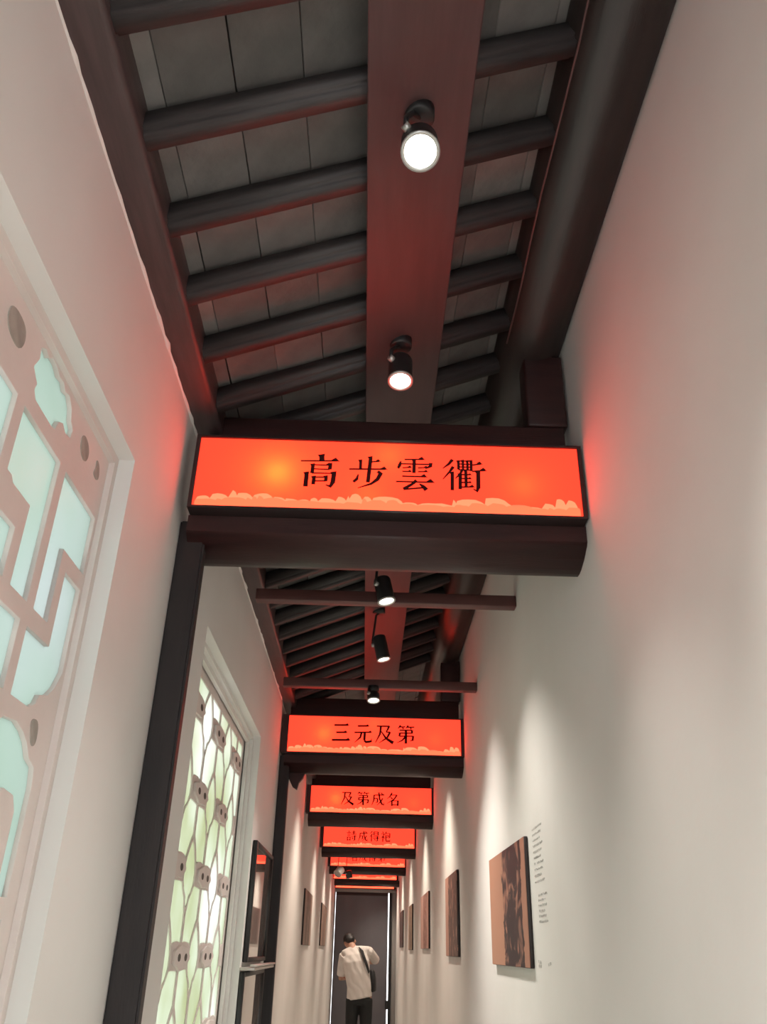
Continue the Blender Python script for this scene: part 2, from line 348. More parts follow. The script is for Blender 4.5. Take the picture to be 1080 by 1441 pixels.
# ------------------------------------------------------------------ characters (100 x 100 box, y down)
def h(x0, y0, x1, y1, w=4.5, t=8):   # thin horizontal with the triangular end of the printed style
    return [('r', [(x0, y0, w), (x1, y1, w)]), ('t', [(x1 - 1.6 * t, y1 - w / 2), (x1 - 0.45 * t, y1 - t), (x1 + 0.6 * t, y1 + w / 2)])]
def v(x0, y0, x1, y1, w=9.5): return [('r', [(x0 - 1.5, y0 - 2, w * 1.35), (x0, y0 + 5, w), (x1, y1, w * 1.02)])]
def r(*p): return [('r', list(p))]
GL = {
 '高': v(55, 0, 56, 17, 14) + h(0, 20, 97, 17, 3.5, 10) + v(33, 30, 32, 57) + h(35, 31, 80, 31, 3) + v(79, 27, 78, 44, 10) + h(35, 44, 78, 44, 3, 1) + h(32, 57, 92, 56, 3, 1) + v(18, 56, 17, 98, 11.5) + v(90, 53, 88, 85, 12) + r((88, 82, 12), (82, 96, 9), (70, 92, 2)) + v(38, 68, 37, 91, 9.5) + h(40, 69, 70, 68, 3, 1) + v(70, 66, 69, 80, 9) + h(40, 81, 69, 80, 3, 1),
 '步': v(30, 13, 30, 38, 8) + v(56, 2, 51, 80, 10) + h(58, 17, 80, 14, 3.5, 6) + h(0, 41, 97, 38, 4, 8) + r((25, 56, 3), (22, 70, 8), (13, 80, 7)) + r((76, 46, 9), (84, 52, 12), (76, 70, 10), (60, 84, 6), (25, 98, 1.5)),
 '雲': h(22, 6, 72, 4, 3.5, 8) + v(48, 6, 47, 47, 9) + r((12, 12, 4), (9, 24, 9), (5, 34, 6)) + h(12, 20, 94, 19, 3.5, 2) + r((92, 15, 10), (92, 24, 9), (78, 33, 2)) + h(17, 32, 39, 30, 3, 5) + h(16, 43, 39, 43, 3, 5) + h(58, 31, 82, 29, 3, 5) + h(58, 43, 82, 42, 3, 5) + h(16, 58, 78, 58, 3.5, 8) + h(0, 75, 96, 74, 3.5, 10) + r((54, 70, 9), (42, 82, 7), (20, 97, 8)) + h(20, 98, 76, 91, 4, 1) + r((62, 80, 3), (72, 88, 9), (80, 98, 12)),
 '衢': r((26, 2, 9), (16, 16, 7), (0, 30, 2)) + r((28, 24, 9), (18, 40, 6), (0, 63, 2)) + v(25, 42, 24, 96, 9) + v(42, 6, 42, 32, 7) + v(54, 4, 54, 32, 6.5) + v(66, 5, 66, 32, 6.5) + v(76, 4, 76, 36, 7.5) + h(42, 6, 76, 5, 3, 1) + h(42, 15, 76, 15, 3, 1) + h(42, 24, 76, 24, 3, 1) + h(42, 33, 76, 33, 3, 1) + r((52, 32, 8), (46, 46, 6), (33, 60, 2)) + v(46, 46, 45, 92, 9) + v(61, 34, 61, 84, 8) + h(48, 48, 74, 47, 3.5, 4) + h(48, 60, 74, 59, 3.5, 4) + h(48, 72, 74, 71, 3.5, 4) + h(46, 86, 80, 84, 3.5, 6) + h(80, 17, 102, 13, 3.5, 7) + h(78, 37, 112, 33, 3.5, 8) + v(94, 38, 93, 88, 10.5) + r((93, 84, 11), (89, 97, 8), (80, 91, 2)),
 '三': h(10, 8, 88, 6, 7, 10) + h(22, 48, 80, 46, 7, 10) + h(0, 90, 97, 88, 8, 12),
 '元': h(18, 10, 78, 8, 7, 9) + h(0, 46, 94, 42, 6, 9) + r((40, 46, 9), (34, 72, 8), (4, 100, 2)) + v(58, 46, 57, 88, 10) + r((57, 88, 10), (66, 97, 10), (96, 92, 9), (96, 78, 3)),
 '及': h(5, 8, 76, 7, 6, 5) + r((28, 10, 9), (24, 50, 8), (0, 98, 3)) + r((74, 6, 10), (66, 24, 7), (58, 40, 5)) + h(58, 40, 80, 38, 5, 3) + r((80, 38, 9), (64, 70, 8), (20, 100, 2)) + r((30, 36, 4), (58, 74, 9), (98, 98, 14)),
 '第': r((20, 0, 8), (6, 18, 3)) + h(15, 9, 44, 8, 5, 5) + r((30, 11, 4), (36, 20, 7)) + r((62, 0, 8), (50, 16, 3)) + h(58, 9, 95, 8, 5, 5) + r((74, 11, 4), (80, 20, 7)) + h(14, 27, 84, 26, 5, 3) + v(84, 27, 83, 43, 8) + h(16, 43, 84, 42, 5, 1) + v(16, 43, 13, 60, 8) + h(13, 60, 90, 58, 5, 2) + r((90, 56, 9), (88, 80, 9), (74, 84, 3)) + v(50, 27, 50, 100, 10) + r((48, 62, 8), (30, 82, 6), (2, 96, 2)),
 '成': h(15, 22, 96, 19, 6, 8) + r((18, 22, 9), (16, 60, 8), (0, 98, 3)) + h(20, 48, 46, 46, 5, 3) + r((46, 46, 8), (44, 74, 8), (32, 80, 3)) + r((55, 0, 9), (62, 50, 9), (80, 88, 10), (96, 94, 8), (97, 76, 2)) + r((86, 44, 8), (72, 70, 7), (40, 98, 2)) + r((70, 2, 4), (84, 14, 9)),
 '名': r((42, 0, 9), (26, 28, 7), (2, 48, 2)) + h(36, 18, 82, 17, 5, 3) + r((82, 16, 9), (58, 50, 8), (4, 82, 2)) + r((30, 32, 4), (46, 48, 9)) + v(42, 60, 42, 100, 9) + h(42, 61, 90, 60, 5, 2) + v(89, 60, 88, 98, 10) + h(42, 92, 88, 92, 5, 1),
 '詩': r((18, 0, 5), (28, 11, 9)) + h(0, 19, 44, 17, 5, 5) + h(8, 33, 38, 32, 5, 4) + h(8, 47, 38, 46, 5, 4) + v(8, 62, 8, 98, 8) + h(8, 63, 37, 62, 5, 1) + v(37, 62, 36, 96, 8) + h(8, 90, 36, 90, 5, 1) + h(54, 14, 92, 12, 5, 5) + v(73, 0, 73, 34, 9) + h(46, 34, 100, 32, 5, 6) + h(48, 55, 100, 53, 5, 6) + r((84, 44, 10), (84, 90, 10), (72, 97, 3)) + r((56, 64, 4), (66, 80, 10)),
 '得': r((28, 0, 9), (4, 24, 3)) + r((30, 24, 9), (2, 56, 3)) + v(20, 44, 20, 100, 9) + v(46, 4, 46, 40, 8) + h(46, 5, 88, 4, 5, 1) + v(88, 4, 88, 40, 9) + h(46, 20, 88, 20, 5, 1) + h(46, 37, 88, 37, 5, 1) + h(38, 51, 98, 49, 5, 6) + h(36, 67, 100, 65, 5, 6) + r((82, 50, 10), (82, 90, 10), (70, 98, 3)) + r((50, 74, 4), (62, 88, 9)),
 '袍': r((16, 0, 5), (28, 11, 9)) + h(4, 22, 38, 20, 5, 4) + r((38, 20, 8), (22, 48, 6), (0, 66, 2)) + v(22, 46, 22, 100, 9) + r((36, 44, 6), (26, 54, 3)) + r((28, 54, 4), (42, 66, 9)) + r((58, 0, 9), (50, 22, 6), (42, 36, 2)) + h(54, 18, 96, 17, 5, 3) + r((96, 16, 9), (94, 56, 9), (84, 64, 3)) + h(54, 37, 80, 36, 5, 1) + v(80, 36, 79, 55, 8) + h(54, 55, 80, 54, 5, 1) + v(54, 37, 54, 86, 8) + r((54, 84, 8), (58, 94, 9), (98, 92, 9), (98, 76, 2)),
}
def glyph_mesh(ch):
    bm = bmesh.new()
    k = 0
    for typ, pts in GL[ch]:
        k += 1; d = 0.0016 + 0.00003 * k
        if typ == 't': poly = [Vector((a, -b)) for a, b in pts]; polys = [poly]
        else:
            P = [Vector((p[0], -p[1])) for p in pts]; W = [p[2] * (0.5 if ch in '高步雲衢' else 0.66) for p in pts]; le, ri = [], []
            for i, p in enumerate(P):
                t = (P[min(i + 1, len(P) - 1)] - P[max(i - 1, 0)]).normalized(); n = Vector((-t.y, t.x))
                le.append(p + n * W[i]); ri.append(p - n * W[i])
            polys = [[le[i], le[i + 1], ri[i + 1], ri[i]] for i in range(len(P) - 1)]
        for poly in polys:
            a = [bm.verts.new(((c.x - 50) * .01, -d, (c.y + 50) * .01)) for c in poly]
            b = [bm.verts.new(((c.x - 50) * .01, 0, (c.y + 50) * .01)) for c in poly]
            n = len(poly)
            bm.faces.new(a); bm.faces.new(b[::-1])
            for i in range(n): bm.faces.new((a[i], b[i], b[(i + 1) % n], a[(i + 1) % n]))
    me = bm_mesh(bm, 'character'); me.materials.append(M['ink']); return me
GLY = {}
def cloud_mesh(wd, seed, vs_=1.0):
    rr = random.Random(seed); pts = []; x = -wd / 2
    top = [(-wd / 2, 0.012)]
    while x < wd / 2 - 0.03:
        rad = rr.uniform(0.012, 0.055); big = 0.62 + 0.38 * math.sin(x * 19 + seed); hgt = (0.004 + 0.034 * big * rr.uniform(.5, 1)) * vs_; c = x + rad
        for i in range(1, 8):
            a = math.pi * (1 - i / 8); top.append((min(c + rad * math.cos(a), wd / 2), 0.014 + hgt * max(0, math.sin(a)) ** 0.7 + rr.uniform(-.001, .001)))
        x += rad * rr.uniform(1.1, 1.9)
    out = [top[0]]
    for p in top[1:]:
        if p[0] > out[-1][0] + 0.002: out.append(p)
    out.append((wd / 2, 0.012))
    return to_xz(flat_shape('cloud_border', [[(-wd / 2, 0.0)] + [(wd / 2, 0.0)] + out[::-1][1:-1] + [(-wd / 2, 0.012)]], 0.0004))
SW, SH, SZ0 = 1.128, 0.232, 2.573
SZ = SZ0
texts = ['高步雲衢', '三元及第', '及第成名', '詩成得袍', '名成得第', '', '']
labels = ['red backlit hanging sign nearest the viewer reading 高步雲衢',
          'second red backlit hanging sign reading 三元及第',
          'third red backlit hanging sign reading 及第成名',
          'fourth red backlit hanging sign with four blurred characters reading 詩成得袍',
          'fifth red sign, its upper half hidden by the fourth sign',
          'sixth red sign, only its lower strip showing behind the fifth',
          'farthest red sign, a thin red strip above the dark end door']
cloud_me = None
def area_led(name, loc, energy, parent, size):
    ld = bpy.data.lights.new(name, 'POINT'); ld.energy = energy; ld.color = (1.0, 0.72, 0.35); ld.shadow_soft_size = size
    o = bpy.data.objects.new(name, ld); COL.objects.link(o); put(o, loc, parent)
for i, y in enumerate(SIGN_Y):
    xc_ = 0.034 if i < 5 else 0.0
    SZ = SZ0 if i < 6 else SZ0 - 0.065
    fw = 0.006 if i == 0 else 0.034      # the near sign has only a thin rim
    sw = SW if i else SW + 0.008
    X0, X1 = xc_ - sw / 2, xc_ + sw / 2
    e = empty('lightbox_sign', (xc_, y, SZ)); tag(e, labels[i], 'sign', 'row of red lightbox signs across the corridor')
    bm = bmesh.new(); D = 0.085           # shallow box open at the front
    add_box(bm, X0 - .004, X1 + .004, y + D, y + D + 0.006, SZ - .004, SZ + SH + .004)
    for a in ((X0 - .006, X0 - .001, SZ - .006, SZ + SH + .006), (X1 + .001, X1 + .006, SZ - .006, SZ + SH + .006), (X0, X1, SZ - .006, SZ - .001), (X0, X1, SZ + SH + .001, SZ + SH + .006)):
        add_box(bm, a[0], a[1], y + .001, y + D, a[2], a[3])
    for vtx in bm.verts: vtx.co -= Vector((xc_, y, SZ))
    o = link('box_body', bm_mesh(bm, 'box_body'), M['boxin'], e)
    face = box('sign_face', X0, X1, y, y + 0.003, SZ, SZ + SH, M['sign'], e)
    tag(face, 'glowing red acrylic face')
    bm = bmesh.new()
    for a in ((X0 - fw - .006, X0, SZ - .008, SZ + SH + .008), (X1, X1 + fw + (.006 if i == 0 else 0), SZ - .008, SZ + SH + .008)):
        add_box(bm, max(a[0], XL + .002), min(a[1], XR - .002), y - .006, y + D + .008, a[2], a[3])
    add_box(bm, X0, X1, y - .006, y + D + .008, SZ - .008, SZ - .001); add_box(bm, X0, X1, y - .006, y + D + .008, SZ + SH + .001, SZ + SH + .008)
    for vtx in bm.verts: vtx.co -= Vector((xc_, y, SZ))
    link('sign_frame', bm_mesh(bm, 'sign_frame'), M['frame'], e)
    if cloud_me is None:
        cloud_me = cloud_mesh(SW - 0.006, 4, 1.35); cloud_me.materials.append(M['cloud'])
        cloud2_me = cloud_mesh(SW - 0.006, 9, 0.7); cloud2_me.materials.append(M['cloud2'])
    c = link('cloud_border', cloud_me, None, e, (0, -0.0012, 0.001)); tag(c, 'peach cloud motif along the lower edge')
    link('cloud_shading', cloud2_me, None, e, (0, -0.0022, 0.001))
    for j, ch in enumerate(texts[i]):
        if ch not in GLY: GLY[ch] = glyph_mesh(ch)
        o = link('character', GLY[ch], None, e, ([-0.207, -0.062, 0.078, 0.217][j] - (0.012 if i else 0), -0.0005, 0.127))
        s = 0.112 if i == 0 else 0.118
        o.scale = (s, 1, s)
    if i < 3:
        for (dx, dz, en, sz) in ((-0.33, 0.12, 1.5, 0.02), (0.0, 0.23, 0.4, 0.02), (0.40, 0.10, 0.45, 0.03), (-0.06, 0.02, .3, .02)):
            area_led('lamp_in_sign', (xc_ + dx, y + 0.05, SZ + min(max(dz, .05), .19)), en * (.30 if i == 0 else .12), e, sz)

# ------------------------------------------------------------------ beams, posts
order = ['first', 'second', 'third', 'fourth', 'fifth', 'sixth', 'last']
for i, y in enumerate(SIGN_Y):
    yb = y + 0.105
    SZ = SZ0
    if i == 6: continue     # the last sign hangs on the door head
    # lower beam: flat face above, softly rounded belly below
    prof = [(0.0, 0.112), (0.0, 0.062), (0.006, 0.054), (0.05, 0.030), (0.095, 0.015), (0.12, 0.012), (0.143, 0.014), (0.15, 0.022), (0.15, 0.112)]
    bm = bmesh.new(); x0, x1 = XL + 0.03, XR - 0.001
    a = [bm.verts.new((x0, p[0], p[1])) for p in prof]; b = [bm.verts.new((x1, p[0], p[1])) for p in prof]
    n = len(prof)
    for k in range(n): bm.faces.new((a[k], a[(k + 1) % n], b[(k + 1) % n], b[k]))
    bm.faces.new(a[::-1]); bm.faces.new(b)
    me = bm_mesh(bm, 'lower_beam')
    for p in me.polygons: p.use_smooth = abs(p.normal.x) < 0.5 and p.normal.z < -0.2
    o = link('lower_beam', me, M['timber'], None, (0, yb - 0.06, 2.452)); 
    tag(o, 'dark maroon beam with rounded belly under the %s red sign' % order[i], 'beam', 'beams under the red signs')
    o = box('upper_beam', XL + 0.045, XR - 0.02, y + 0.045 + .06, y + 0.19, SZ + SH + 0.008, 2.955, M['timber'], None, 0.006)
    tag(o, 'dark flat beam on top of the %s red sign' % order[i], 'beam', 'beams on top of the red signs')
def post(y, w0, w1, dep, label):
    bm = bmesh.new()
    for z, ww in ((0, w0), (2.92, w1)):
        pass
    a = [bm.verts.new(c) for c in ((XL + .001, -dep / 2, 0), (XL + w0, -dep / 2, 0), (XL + w0, dep / 2, 0), (XL + .001, dep / 2, 0))]
    b = [bm.verts.new(c) for c in ((XL + .001, -dep / 2, 2.56), (XL + w1, -dep / 2, 2.56), (XL + w1, dep / 2, 2.56), (XL + .001, dep / 2, 2.56))]
    bm.faces.new(a[::-1]); bm.faces.new(b)
    for k in range(4): bm.faces.new((a[k], a[(k + 1) % 4], b[(k + 1) % 4], b[k]))
    bmesh.ops.bevel(bm, geom=[e for e in bm.edges if abs(e.verts[0].co.z - e.verts[1].co.z) > 1], offset=0.006, segments=2, affect='EDGES')
    o = link('timber_post', bm_mesh(bm, 'timber_post'), M['post'], None, (0, y, 0)); tag(o, label, 'post', 'timber posts on the left wall')
post(SIGN_Y[0] + 0.10, 0.078, 0.080, 0.045, 'black timber post under the left end of the nearest red sign')
post(SIGN_Y[1] + 0.10, 0.070, 0.065, 0.06, 'black timber post under the left end of the second red sign')
for i, lab in ((0, 'short dark strut over the right end of the nearest sign'), (1, 'short dark strut over the right end of the second sign')):
    y = SIGN_Y[i] + 0.15
    o = box('strut', 0.482, 0.612, y - 0.05, y + 0.04, 2.955, 3.24, M['timber'], None, 0.008); tag(o, lab, 'strut')
for (y, z, lab) in ((3.34, 2.775, 'thin maroon cross bar behind the nearest red sign'), (4.72, 2.795, 'thin maroon cross bar just in front of the second red sign')):
    o = box('cross_bar', -0.51, XR - 0.001, y - 0.025, y + 0.03, z, z + 0.05, M['bar'], None, 0.004); tag(o, lab, 'bar')
# curved corner bracket behind the second post
me = to_xz(flat_shape('corner_bracket', [[(0, 0), (0.10, 0), (0.09, -0.03), (0.065, -0.06), (0.055, -0.10), (0.03, -0.085), (0, -0.03)]], 0.02, 0.003))
o = link('corner_bracket', me, M['timber'], None, (XL + 0.06, SIGN_Y[1] + 0.175, 2.468)); tag(o, 'small curved dark bracket behind the second post', 'bracket')

# ------------------------------------------------------------------ windows
def clip(poly, y0, y1, z0, z1):
    def cut(p, ax, val, keep_less):
        out = []
        for i in range(len(p)):
            a, b = p[i], p[(i + 1) % len(p)]
            ia = (a[ax] <= val) if keep_less else (a[ax] >= val); ib = (b[ax] <= val) if keep_less else (b[ax] >= val)
            if ia: out.append(a)
            if ia != ib:
                t = (val - a[ax]) / (b[ax] - a[ax]); out.append((a[0] + t * (b[0] - a[0]), a[1] + t * (b[1] - a[1])))
        return out
    for ax, val, kl in ((0, y0, False), (0, y1, True), (1, z0, False), (1, z1, True)):
        if len(poly) >= 3: poly = cut(poly, ax, val, kl)
    return poly
def area(p): return abs(sum(p[i][0] * p[(i + 1) % len(p)][1] - p[(i + 1) % len(p)][0] * p[i][1] for i in range(len(p)))) / 2
def window(name, label, wn, xl, holes, outer, glass, thick):
    e = empty(name, (xl, (wn[0] + wn[1]) / 2, wn[2])); tag(e, label, 'window', kind='structure')
    o0 = Vector(e.location)
    me = to_yz(flat_shape('lattice', [outer] + holes, thick, 0.001))
    lat = link('lattice', me, M['lattice']); put(lat, (xl, 0, 0), e); tag(lat, 'pale cast openwork lattice')
    for hp in holes:
        me = to_yz(flat_shape('pane', [hp], 0.002)); me.materials.append(glass)
        p = link('pane', me, None); put(p, (xl - thick * 0.55, 0, 0), e)
    return e, lat
K = 0.63 / 0.66
XW1 = -0.640
raw = []
Ar = [(0.662, 2.335), (1.243, 2.335), (1.243, 2.19), (1.20, 2.155), (0.70, 2.155), (0.662, 2.19)]
Br = [(1.277, 2.335), (1.483, 2.335), (1.483, 2.022), (1.397, 2.022), (1.397, 2.185), (1.31, 2.185), (1.30, 2.195), (1.277, 2.195)]
Cr = [(1.27, 2.42), (1.285, 2.45), (1.28, 2.475), (1.30, 2.487), (1.32, 2.48), (1.335, 2.492), (1.36, 2.492), (1.385, 2.482), (1.41, 2.487), (1.425, 2.475), (1.45, 2.482), (1.475, 2.465), (1.485, 2.44), (1.505, 2.43), (1.50, 2.405), (1.47, 2.40), (1.45, 2.41), (1.43, 2.40), (1.42, 2.375), (1.40, 2.37), (1.31, 2.37), (1.295, 2.385), (1.30, 2.40)]
Dr = [(1.517, 2.335), (1.735, 2.335), (1.735, 2.188), (1.598, 2.188), (1.598, 2.022), (1.517, 2.022)]
A2 = [(1.00, 2.152), (1.362, 2.152), (1.362, 1.99), (1.00, 1.99)]
Hr = [(1.632, 2.152), (1.735, 2.152), (1.735, 1.96), (1.71, 1.92), (1.68, 1.895), (1.64, 1.885), (1.63, 1.865), (1.60, 1.85), (1.507, 1.85), (1.507, 1.985), (1.632, 1.985)]
Ir = [(1.00, 1.985), (1.473, 1.985), (1.473, 1.85), (1.00, 1.85)]
A2 = [(0.542, 2.122), (1.362, 2.122), (1.362, 2.022), (0.542, 2.022)]
Jr = [(1.48, 1.795), (1.50, 1.81), (1.56, 1.815), (1.60, 1.805), (1.63, 1.79), (1.655, 1.765), (1.69, 1.755), (1.70, 1.72), (1.695, 1.52), (1.64, 1.52), (1.64, 1.665), (1.62, 1.69), (1.57, 1.695), (1.55, 1.68), (1.55, 1.52), (1.48, 1.52)]
J2 = [(1.38, 1.80), (1.445, 1.80), (1.445, 1.52), (1.30, 1.52), (1.30, 1.66), (1.38, 1.66)]
Lr = [(1.30, 1.485), (1.695, 1.485), (1.695, 1.30), (1.53, 1.30), (1.53, 1.38), (1.30, 1.38)]
L2 = [(1.30, 1.345), (1.495, 1.345), (1.495, 1.26), (1.695, 1.26), (1.695, 1.05), (1.30, 1.05)]
C2 = (0.662 + 1.243) / 2
half = [Br, Cr, Dr, Hr, Jr, J2, Lr, L2]
mir = lambda p: [(2 * C2 - a, b) for a, b in p][::-1]
A3 = [(2 * C2 - 1.473, 1.985), (1.473, 1.985), (1.473, 1.85), (2 * C2 - 1.473, 1.85)]
J3 = [(2 * C2 - 1.26, 1.80), (1.26, 1.80), (1.26, 1.05), (2 * C2 - 1.26, 1.05)]
raw = [Ar, A2, A3, J3] + half + [mir(p) for p in half]
sc = lambda p: [(a * K, 1.45 + (b - 1.45) * K) for a, b in p]
holes1 = [sc(p) for p in raw]
out1 = [(WIN1[0] - .02, WIN1[2] - .02), (WIN1[1] + .02, WIN1[2] - .02), (WIN1[1] + .02, WIN1[3] + .02), (WIN1[0] - .02, WIN1[3] + .02)]
w1, lat1 = window('window_1', 'near left window with pale fret lattice over bright frosted glass', WIN1, XW1, holes1, out1, M['glass1'], 0.007)
def shade_patch(parent, x, poly, d=0.002):  # flat patch on the lattice front, darker colour for the hollow's shade
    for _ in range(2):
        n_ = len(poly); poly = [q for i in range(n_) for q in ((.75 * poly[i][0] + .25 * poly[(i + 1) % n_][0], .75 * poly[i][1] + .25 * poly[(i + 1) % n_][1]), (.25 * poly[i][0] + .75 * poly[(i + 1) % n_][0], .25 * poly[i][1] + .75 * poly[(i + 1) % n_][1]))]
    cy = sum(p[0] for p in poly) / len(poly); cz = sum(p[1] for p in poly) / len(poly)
    me = to_yz(flat_shape('hollow_shade_patch', [[(a - cy, b - cz) for a, b in poly]], d)); me.materials.append(M['hole_shade'])
    o = link('hollow_shade_patch', me, None); put(o, (x, cy, cz), parent); return o
xf = XW1 + 0.0078
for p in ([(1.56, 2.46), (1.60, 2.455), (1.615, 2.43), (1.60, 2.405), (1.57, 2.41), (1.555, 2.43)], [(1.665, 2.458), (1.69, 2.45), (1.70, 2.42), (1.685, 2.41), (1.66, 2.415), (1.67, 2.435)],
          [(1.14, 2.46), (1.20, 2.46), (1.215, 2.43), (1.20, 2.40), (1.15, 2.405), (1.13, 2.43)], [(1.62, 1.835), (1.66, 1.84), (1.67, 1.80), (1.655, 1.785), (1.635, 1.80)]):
    shade_patch(lat1, xf, sc(p)); shade_patch(lat1, xf, sc(mir(p)))
# raised inner border along the reveal
for nm, wn, xa, xb in (('reveal_frame', WIN1, XW1 + .0080, XW1 + .022),):
    bm = bmesh.new(); t = 0.022
    add_box(bm, xa, xb, wn[0], wn[1], wn[3] - t, wn[3]); add_box(bm, xa, xb, wn[1] - t, wn[1], wn[2], wn[3] - t); add_box(bm, xa, xb, wn[0], wn[0] + t, wn[2], wn[3] - t)
    for vv in bm.verts: vv.co -= Vector(w1.location)
    link('reveal_frame', bm_mesh(bm, nm), M['lattice'], w1)
# window 2: lozenges between rosettes
XW2 = -0.665
LY0, LY1, LZ0, LZ1 = 2.86, 4.40, 1.0, 2.375
LY1 = 4.395
loz = [(a * 1.10, b * 1.08) for a, b in [(0, .108), (.035, .085), (.075, .045), (.097, .005), (.095, -.03), (.07, -.06), (.038, -.075), (.024, -.10), (0, -.118), (-.024, -.10), (-.038, -.075), (-.07, -.06), (-.095, -.03), (-.097, .005), (-.075, .045), (-.035, .085)]]
cell = [(.011, .046), (.011, .146), (.024, .160), (.038, .190), (.075, .214), (.112, .243), (.16, .244), (.264, .240), (.264, .132), (.238, .112), (.200, .074), (.170, .035), (.140, .046), (.08, .050)]
Y0K, Z0K, DY, DZ = 3.39, 1.412, 0.55, 0.2835
holes2 = []; knots = []
KK = 1.0
for rw in range(-3, 5):
    for cl in range(-3, 5):
        yk = Y0K + DY * cl + (DY / 2 if rw % 2 else 0); zk = Z0K + DZ * rw
        for poly in ([(yk + DY / 2 + a, zk + b) for a, b in loz], [(yk + a, zk + b) for a, b in cell], [(yk - a, zk + b) for a, b in cell][::-1]):
            p = clip(poly, LY0, LY1, LZ0, LZ1)
            if len(p) >= 3 and area(p) > 0.0012: holes2.append(p)
        if LY0 + .05 < yk < LY1 - .02 and LZ0 + .05 < zk < LZ1 - .05: knots.append((yk, zk))
out2 = [(WIN2[0] - .03, WIN2[2] - .03), (WIN2[1] + .03, WIN2[2] - .03), (WIN2[1] + .03, WIN2[3] + .02), (WIN2[0] - .03, WIN2[3] + .02)]
w2, lat2 = window('window_2', 'farther left window with lozenge lattice and rosettes over leafy light', WIN2, XW2, holes2, out2, M['glass2'], 0.004)
ro = []
for i in range(28):
    a = 2 * math.pi * i / 28; q = 1 + 0.07 * math.cos(7 * a); ro.append((0.138 * q * math.cos(a), 0.037 * q * math.sin(a)))
def ell(cx, rx, rz): return [(cx + rx * math.cos(2 * math.pi * i / 10), rz * math.sin(2 * math.pi * i / 10)) for i in range(10)]
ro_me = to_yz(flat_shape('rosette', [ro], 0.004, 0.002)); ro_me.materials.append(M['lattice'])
hl_me = to_yz(flat_shape('rosette_shade_dot', [ell(-.06, .026, .013), ], 0.002)); hl_me.materials.append(M['hole_shade2'])  # flat dark disc laid on the rosette, painting the shade of a hole
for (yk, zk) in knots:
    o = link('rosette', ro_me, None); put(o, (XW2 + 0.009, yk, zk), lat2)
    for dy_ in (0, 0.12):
        o = link('rosette_shade_dot', hl_me, None); put(o, (XW2 + 0.0135, yk + dy_, zk), lat2)
bm = bmesh.new()
for (a0, a1, wd) in ((XW2 + .013, XW2 + .030, .040), (XW2 + .03, XW2 + .048, .018)):
    add_box(bm, a0, a1, WIN2[0], WIN2[1], WIN2[3] - wd, WIN2[3]); add_box(bm, a0, a1, WIN2[1] - wd, WIN2[1], WIN2[2], WIN2[3] - wd); add_box(bm, a0, a1, WIN2[0], WIN2[0] + wd, WIN2[2], WIN2[3] - wd)
for vv in bm.verts: vv.co -= Vector(w2.location)
link('stepped_frame', bm_mesh(bm, 'stepped_frame'), M['plaster'], w2)

# ------------------------------------------------------------------ spotlights
def spot(lens, aim, rad, length, label, energy, group, lens_mat='lens', side=0.0, cone=1.1, hang=True, shell='black', stem_to=None, tint=(1.0, 0.93, 0.84)):
    """cylinder spot: base on the board, stem, side arm, tilting body, rim, lens"""
    lens = Vector(lens); aim = Vector(aim).normalized(); back = lens - aim * length
    topz = zb(min(max(back.x, BX0), BX1)) if stem_to is None else stem_to
    e = empty('spotlight', (back.x, back.y, topz)); tag(e, label, 'spotlight', group)
    W0 = Vector(e.location)
    bm = bmesh.new(); lathe(bm, [((0, 0, -0.020), 0.030), ((0, 0, -0.016), 0.034), ((0, 0, 0.012), 0.034)], (0, 0, 1), 20); link('mounting_base', bm_mesh(bm, 'mounting_base', True), M['black'], e)
    pv = back + aim * (length * 0.35) - W0
    sd = aim.orthogonal().normalized() if side == 0 else Vector((side, 0, 0))
    sd = (sd - aim * sd.dot(aim)).normalized()
    arm = pv + sd * (rad + 0.006)
    bm = bmesh.new(); tube(bm, [(0, 0, -0.015), (arm.x * .5, arm.y * .5, -0.03), (arm.x, arm.y, arm.z + .03), tuple(arm)], 0.006, 8); link('stem', bm_mesh(bm, 'stem', True), M['black'], e)
    bm = bmesh.new(); lathe(bm, [(arm - sd * .012, .010), (arm + sd * .006, .010)], sd, 12); link('pivot_knob', bm_mesh(bm, 'pivot_knob', True), M['rim'], e)
    b = back - W0; l = lens - W0
    bm = bmesh.new(); lathe(bm, [(b, rad * .55), (b + aim * .006, rad * .9), (b + aim * .014, rad), (l - aim * .004, rad), (l, rad * .97), (l, rad * .86), (l - aim * .010, rad * .84)], aim, 28)
    body = link('lamp_body', bm_mesh(bm, 'lamp_body', True), M[shell], e)
    bm = bmesh.new(); lathe(bm, [(l - aim * .004, rad * 1.0), (l - aim * .004, rad * 1.05), (l + aim * .003, rad * 1.05), (l + aim * .003, rad * .86), (l - aim * .006, rad * .84)], aim, 28, cap=False)
    rim_ = link('lamp_rim', bm_mesh(bm, 'lamp_rim', True), M['rim'], body)
    bm = bmesh.new(); lathe(bm, [(l - aim * .0085, rad * .83), (l - aim * .006, rad * .80), (l - aim * .002, rad * .45)], aim, 24)
    ln = link('lens', bm_mesh(bm, 'lens', True), M[lens_mat], body); tag(ln, 'glowing white lens')
    if energy > 0:
        ld = bpy.data.lights.new('spot_beam', 'SPOT'); ld.energy = energy; ld.spot_size = cone; ld.spot_blend = 1.0; ld.color = tint; ld.shadow_soft_size = rad * .7
        lo = bpy.data.objects.new('spot_beam', ld); COL.objects.link(lo); lo.parent = e; lo.location = l + aim * 0.006
        lo.rotation_mode = 'QUATERNION'; lo.rotation_quaternion = (-aim).to_track_quat('Z', 'Y')
    return e
G = 'cylinder spotlights along the ceiling board'
spot((0.070, 1.165, 2.93), (0.0, -0.42, -1), 0.040, 0.085, 'lit spotlight nearest the viewer, high above the nearest sign', SPOT_W * 1.1, G, cone=1.5)
